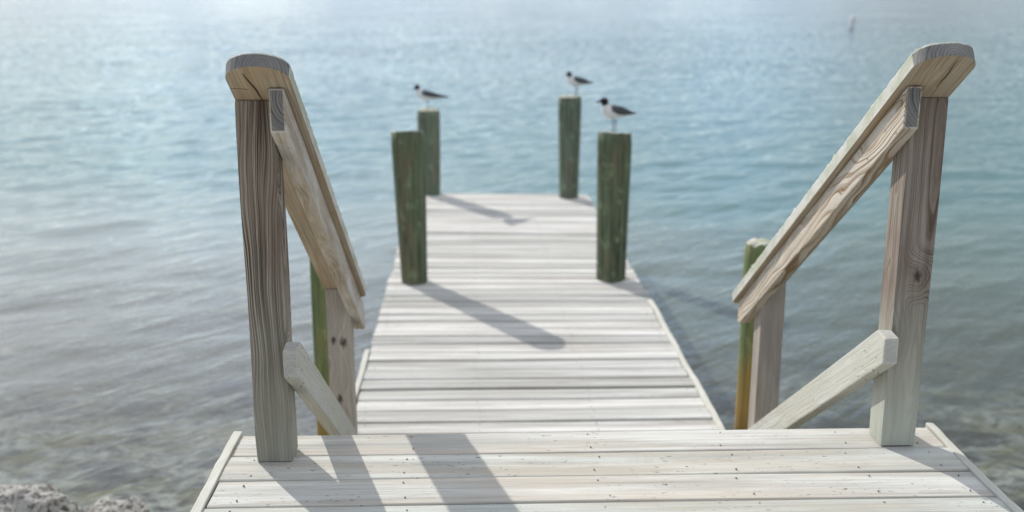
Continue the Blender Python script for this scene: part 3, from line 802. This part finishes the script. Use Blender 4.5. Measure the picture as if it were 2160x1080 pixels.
# ------------------------------------------------------------------ water with real waves
def build_water():
    rows = [2.2]
    while rows[-1] < 4500:
        yv = rows[-1]; rows.append(yv + max(0.030, 0.0062 * (yv - 1.2) if yv < 400 else 0.05 * yv))
    Y = np.array(rows); nc = 520
    u = np.linspace(-1, 1, nc); u = np.sign(u) * np.abs(u) ** 1.25 * 1.15
    YY, UU = np.meshgrid(Y, u, indexing='ij')
    XX = UU * (YY + 4.0) + 0.25
    sp = np.maximum(np.gradient(YY, axis=0), np.abs(np.gradient(XX, axis=1)) * 0.6)
    Z = np.zeros_like(XX)
    r = np.random.RandomState(3)
    for i in range(46):
        lam = 0.20 * (1.5 / 0.20) ** (i / 45.0) * r.uniform(.93, 1.07)
        th = math.radians((-50 if i % 3 else -100) + r.normal(0, 14)); k = 2 * math.pi / lam
        amp = 0.0017 * lam ** 0.95 * r.uniform(.6, 1.3)
        att = np.clip(lam / (3.5 * sp) - 0.3, 0, 1)
        kx, ky = k * math.cos(th), k * math.sin(th)
        wob = 0.35 * np.sin(XX * 0.37 + i) + 0.35 * np.sin(YY * 0.29 + 2 * i)
        p = kx * XX + ky * YY + r.uniform(0, 6.28) + wob
        s = np.sin(p)
        Z += att * amp * (s + 0.25 * np.cos(2 * p))
    near = np.clip((YY - 2.0) / 9.0, 0.45, 1)
    Z *= near
    n0, n1 = XX.shape
    co = np.stack([XX, YY, Z], -1).reshape(-1, 3).astype(np.float32)
    idx = np.arange(n0 * n1).reshape(n0, n1)
    q = np.stack([idx[:-1, :-1], idx[:-1, 1:], idx[1:, 1:], idx[1:, :-1]], -1).reshape(-1, 4)
    me = bpy.data.meshes.new('water')
    me.vertices.add(len(co)); me.vertices.foreach_set('co', co.ravel())
    me.loops.add(q.size); me.loops.foreach_set('vertex_index', q.ravel().astype(np.int32))
    me.polygons.add(len(q)); me.polygons.foreach_set('loop_start', (np.arange(len(q)) * 4).astype(np.int32)); me.polygons.foreach_set('loop_total', np.full(len(q), 4, dtype=np.int32))
    me.polygons.foreach_set('use_smooth', np.ones(len(q), dtype=bool))
    me.update(calc_edges=True)
    m, t, out = new_mat('bay_water')
    pos = t.n('ShaderNodeNewGeometry').outputs['Position']
    # ripples run in long crests that cross the view at about 45 degrees
    cu = t.n('ShaderNodeVectorMath', operation='DOT_PRODUCT', ins={0: pos, 1: (0.72, 0.69, 0)}).outputs['Value']
    cw = t.n('ShaderNodeVectorMath', operation='DOT_PRODUCT', ins={0: pos, 1: (-0.69, 0.72, 0)}).outputs['Value']
    mp = t.n('ShaderNodeCombineXYZ', ins={0: t.math('MULTIPLY', cu, 1.0), 1: t.math('MULTIPLY', cw, 2.9), 2: 0.0})
    a = t.noise(mp.outputs[0], 1.6, 6, 0.55, 0.6)
    b = t.noise(mp.outputs[0], 8.0, 5, 0.6, 0.4)
    gust = t.noise(t.vmul(pos, (0.10, 0.16, 1)), 1.0, 3, 0.55)
    h = t.math('ADD', t.math('MULTIPLY', a, 0.028), t.math('MULTIPLY', t.math('MULTIPLY', b, 0.0078), t.maprange(gust, 0.3, 0.7, 0.6, 1.35)))
    h = t.math('MULTIPLY', h, t.maprange(t.n('ShaderNodeSeparateXYZ', ins={0: pos}).outputs[1], 4.0, 10.0, 0.75, 1.0))
    bp = t.n('ShaderNodeBump', ins={'Height': h}); bp.inputs['Strength'].default_value = 1.0; bp.inputs['Distance'].default_value = 1.0
    # small ripples the bump can no longer resolve far out: tilt the normal itself
    nt = t.t.nodes.new('ShaderNodeTexNoise'); t.link(nt, 'Vector', mp.outputs[0]); nt.inputs['Scale'].default_value = 4.0; nt.inputs['Detail'].default_value = 3.0
    sxyz = t.n('ShaderNodeSeparateXYZ', ins={0: pos})
    far = t.maprange(sxyz.outputs[1], 6.0, 45.0, 0.0, 1.0)
    sep = t.n('ShaderNodeSeparateColor', ins={0: nt.outputs['Color']})
    amt = t.math('MULTIPLY', far, t.maprange(gust, 0.3, 0.7, 0.7, 1.3))
    tx = t.math('MULTIPLY', t.math('SUBTRACT', sep.outputs[0], 0.5), t.math('MULTIPLY', amt, 0.5))
    ty = t.math('MULTIPLY', t.math('SUBTRACT', sep.outputs[1], 0.585), t.math('MULTIPLY', amt, 0.8))
    tilt = t.n('ShaderNodeCombineXYZ', ins={0: tx, 1: ty, 2: 0.0}).outputs[0]
    nv = t.n('ShaderNodeVectorMath', operation='NORMALIZE', ins={0: t.vadd(bp.outputs[0], tilt)}).outputs[0]
    fr = t.n('ShaderNodeFresnel', ins={'Normal': nv}); fr.inputs['IOR'].default_value = 1.33
    gl = t.n('ShaderNodeBsdfGlossy', ins={'Normal': nv}); gl.inputs['Roughness'].default_value = 0.05; gl.inputs['Color'].default_value = (1, 1, 1, 1)
    sy = t.n('ShaderNodeSeparateXYZ', ins={0: pos})
    pn = t.noise(t.vmul(pos, (0.22, 0.35, 1)), 1.0, 4, 0.6)
    dep = t.math('ADD', sy.outputs[1], t.math('MULTIPLY', t.math('SUBTRACT', pn, 0.5), 5.0))
    dfac = t.maprange(dep, 5.0, 12.0, 0.05, 0.97)
    cn = t.noise(t.vmul(pos, (0.06, 0.10, 1)), 1.0, 3, 0.55)
    bank = t.maprange(t.math('ADD', sy.outputs[0], t.math('MULTIPLY', pn, 3.0)), 0.5, 4.5)      # sheen painted into the paler sandy body colour on the left; weed to the right
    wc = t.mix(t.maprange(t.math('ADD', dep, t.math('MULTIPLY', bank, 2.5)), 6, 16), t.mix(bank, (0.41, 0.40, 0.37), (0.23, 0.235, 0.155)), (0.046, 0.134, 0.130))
    wc = t.mix(t.maprange(sy.outputs[1], 20, 90), wc, (0.050, 0.095, 0.115))
    wc = t.mix(t.math('MULTIPLY', t.maprange(cn, 0.42, 0.65), 0.4), wc, (0.085, 0.165, 0.14))
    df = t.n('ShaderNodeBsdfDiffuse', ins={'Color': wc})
    tr = t.n('ShaderNodeBsdfTransparent'); tr.inputs['Color'].default_value = (0.88, 0.94, 0.93, 1)
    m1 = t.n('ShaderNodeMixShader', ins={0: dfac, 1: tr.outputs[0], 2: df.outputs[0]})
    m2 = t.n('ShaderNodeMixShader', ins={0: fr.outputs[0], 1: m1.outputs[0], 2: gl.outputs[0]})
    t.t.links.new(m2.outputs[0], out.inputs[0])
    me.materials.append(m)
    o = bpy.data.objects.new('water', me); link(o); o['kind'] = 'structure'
build_water()

# ------------------------------------------------------------------ light
EL = rad(33.6); AZ = Vector((-0.545, 0.839, 0)).normalized()
to_sun = Vector((AZ.x * math.cos(EL), AZ.y * math.cos(EL), math.sin(EL)))
sd = bpy.data.lights.new('sun', 'SUN'); sd.energy = 2.4; sd.angle = rad(0.53); sd.color = (1.0, 0.955, 0.89)
so = bpy.data.objects.new('sun', sd); link(so); so.location = (-6, 10, 9)
so.rotation_euler = to_sun.to_track_quat('Z', 'Y').to_euler()
w = bpy.data.worlds.new('World'); SC.world = w; w.use_nodes = True
wt = w.node_tree; wt.nodes.clear()
sky = wt.nodes.new('ShaderNodeTexSky'); sky.sky_type = 'NISHITA'; sky.sun_disc = False
sky.sun_elevation = EL; sky.sun_rotation = math.atan2(AZ.x, AZ.y)
sky.air_density = 0.8; sky.dust_density = 0.3; sky.ozone_density = 4.0
bg = wt.nodes.new('ShaderNodeBackground'); bg.inputs[1].default_value = 0.15
wo = wt.nodes.new('ShaderNodeOutputWorld')
T = NT(wt)
tc = T.n('ShaderNodeTexCoord').outputs['Generated']
cz = T.n('ShaderNodeSeparateXYZ', ins={0: tc}).outputs[2]
cv = T.n('ShaderNodeVectorMath', operation='DIVIDE', ins={0: tc, 1: T.n('ShaderNodeCombineXYZ', ins={0: T.math('ADD', T.math('ABSOLUTE', cz), 0.12), 1: T.math('ADD', T.math('ABSOLUTE', cz), 0.12), 2: 1.0}).outputs[0]}).outputs[0]
cl = T.noise(cv, 0.9, 5, 0.55)
cover = T.maprange(cl, 0.36, 0.58, 0.34, 0.90, smooth=True)          # thin bright cloud and haze over the blue
# the haze is brighter on the sun's side of the sky
hz = T.n('ShaderNodeVectorMath', operation='NORMALIZE', ins={0: T.vmul(tc, (1, 1, 0.0))}).outputs[0]
sdot = T.n('ShaderNodeVectorMath', operation='DOT_PRODUCT', ins={0: hz, 1: (AZ.x, AZ.y, 0.0)}).outputs['Value']
hb = T.math('ADD', T.maprange(sdot, 0.40, 1.0, 0.50, 1.02, True), T.maprange(sdot, 0.40, -1.0, 0.0, 0.40, True))
hb = T.n('ShaderNodeMix', data_type='FLOAT', ins={0: T.maprange(cz, 0.30, 0.85), 2: hb, 3: 1.08}).outputs[0]
haze_col = T.mix(T.maprange(cz, 0.0, 0.5), (2.95, 3.25, 3.5), (3.75, 3.75, 3.70))
haze_col = T.mix(1.0, haze_col, T.n('ShaderNodeCombineColor', ins={0: hb, 1: hb, 2: hb}).outputs[0], 'MULTIPLY')
skyc = T.mix(cover, sky.outputs[0], haze_col)
wt.links.new(skyc, bg.inputs[0]); wt.links.new(bg.outputs[0], wo.inputs[0])

# ------------------------------------------------------------------ camera
cd = bpy.data.cameras.new('camera'); cam = bpy.data.objects.new('camera', cd); link(cam)
cd.sensor_width = 36; cd.lens = 37.5; cd.clip_start = 0.05; cd.clip_end = 9000
cam.location = (0, 0, CAM_H)
pitch = math.atan(575 / 2250.0)
cam.rotation_euler = (math.pi / 2 - pitch, 0, -rad(1.8))
cd.dof.use_dof = True; cd.dof.focus_distance = 2.62; cd.dof.aperture_fstop = 2.5
SC.camera = cam

SC.view_settings.view_transform = 'Standard'; SC.view_settings.look = 'None'
SC.view_settings.exposure = 0.82; SC.view_settings.gamma = 1.0; SC.view_settings.use_curve_mapping = False
SC.cycles.max_bounces = 8; SC.cycles.transparent_max_bounces = 8; SC.cycles.sample_clamp_indirect = 6
SC.cycles.use_denoising = True
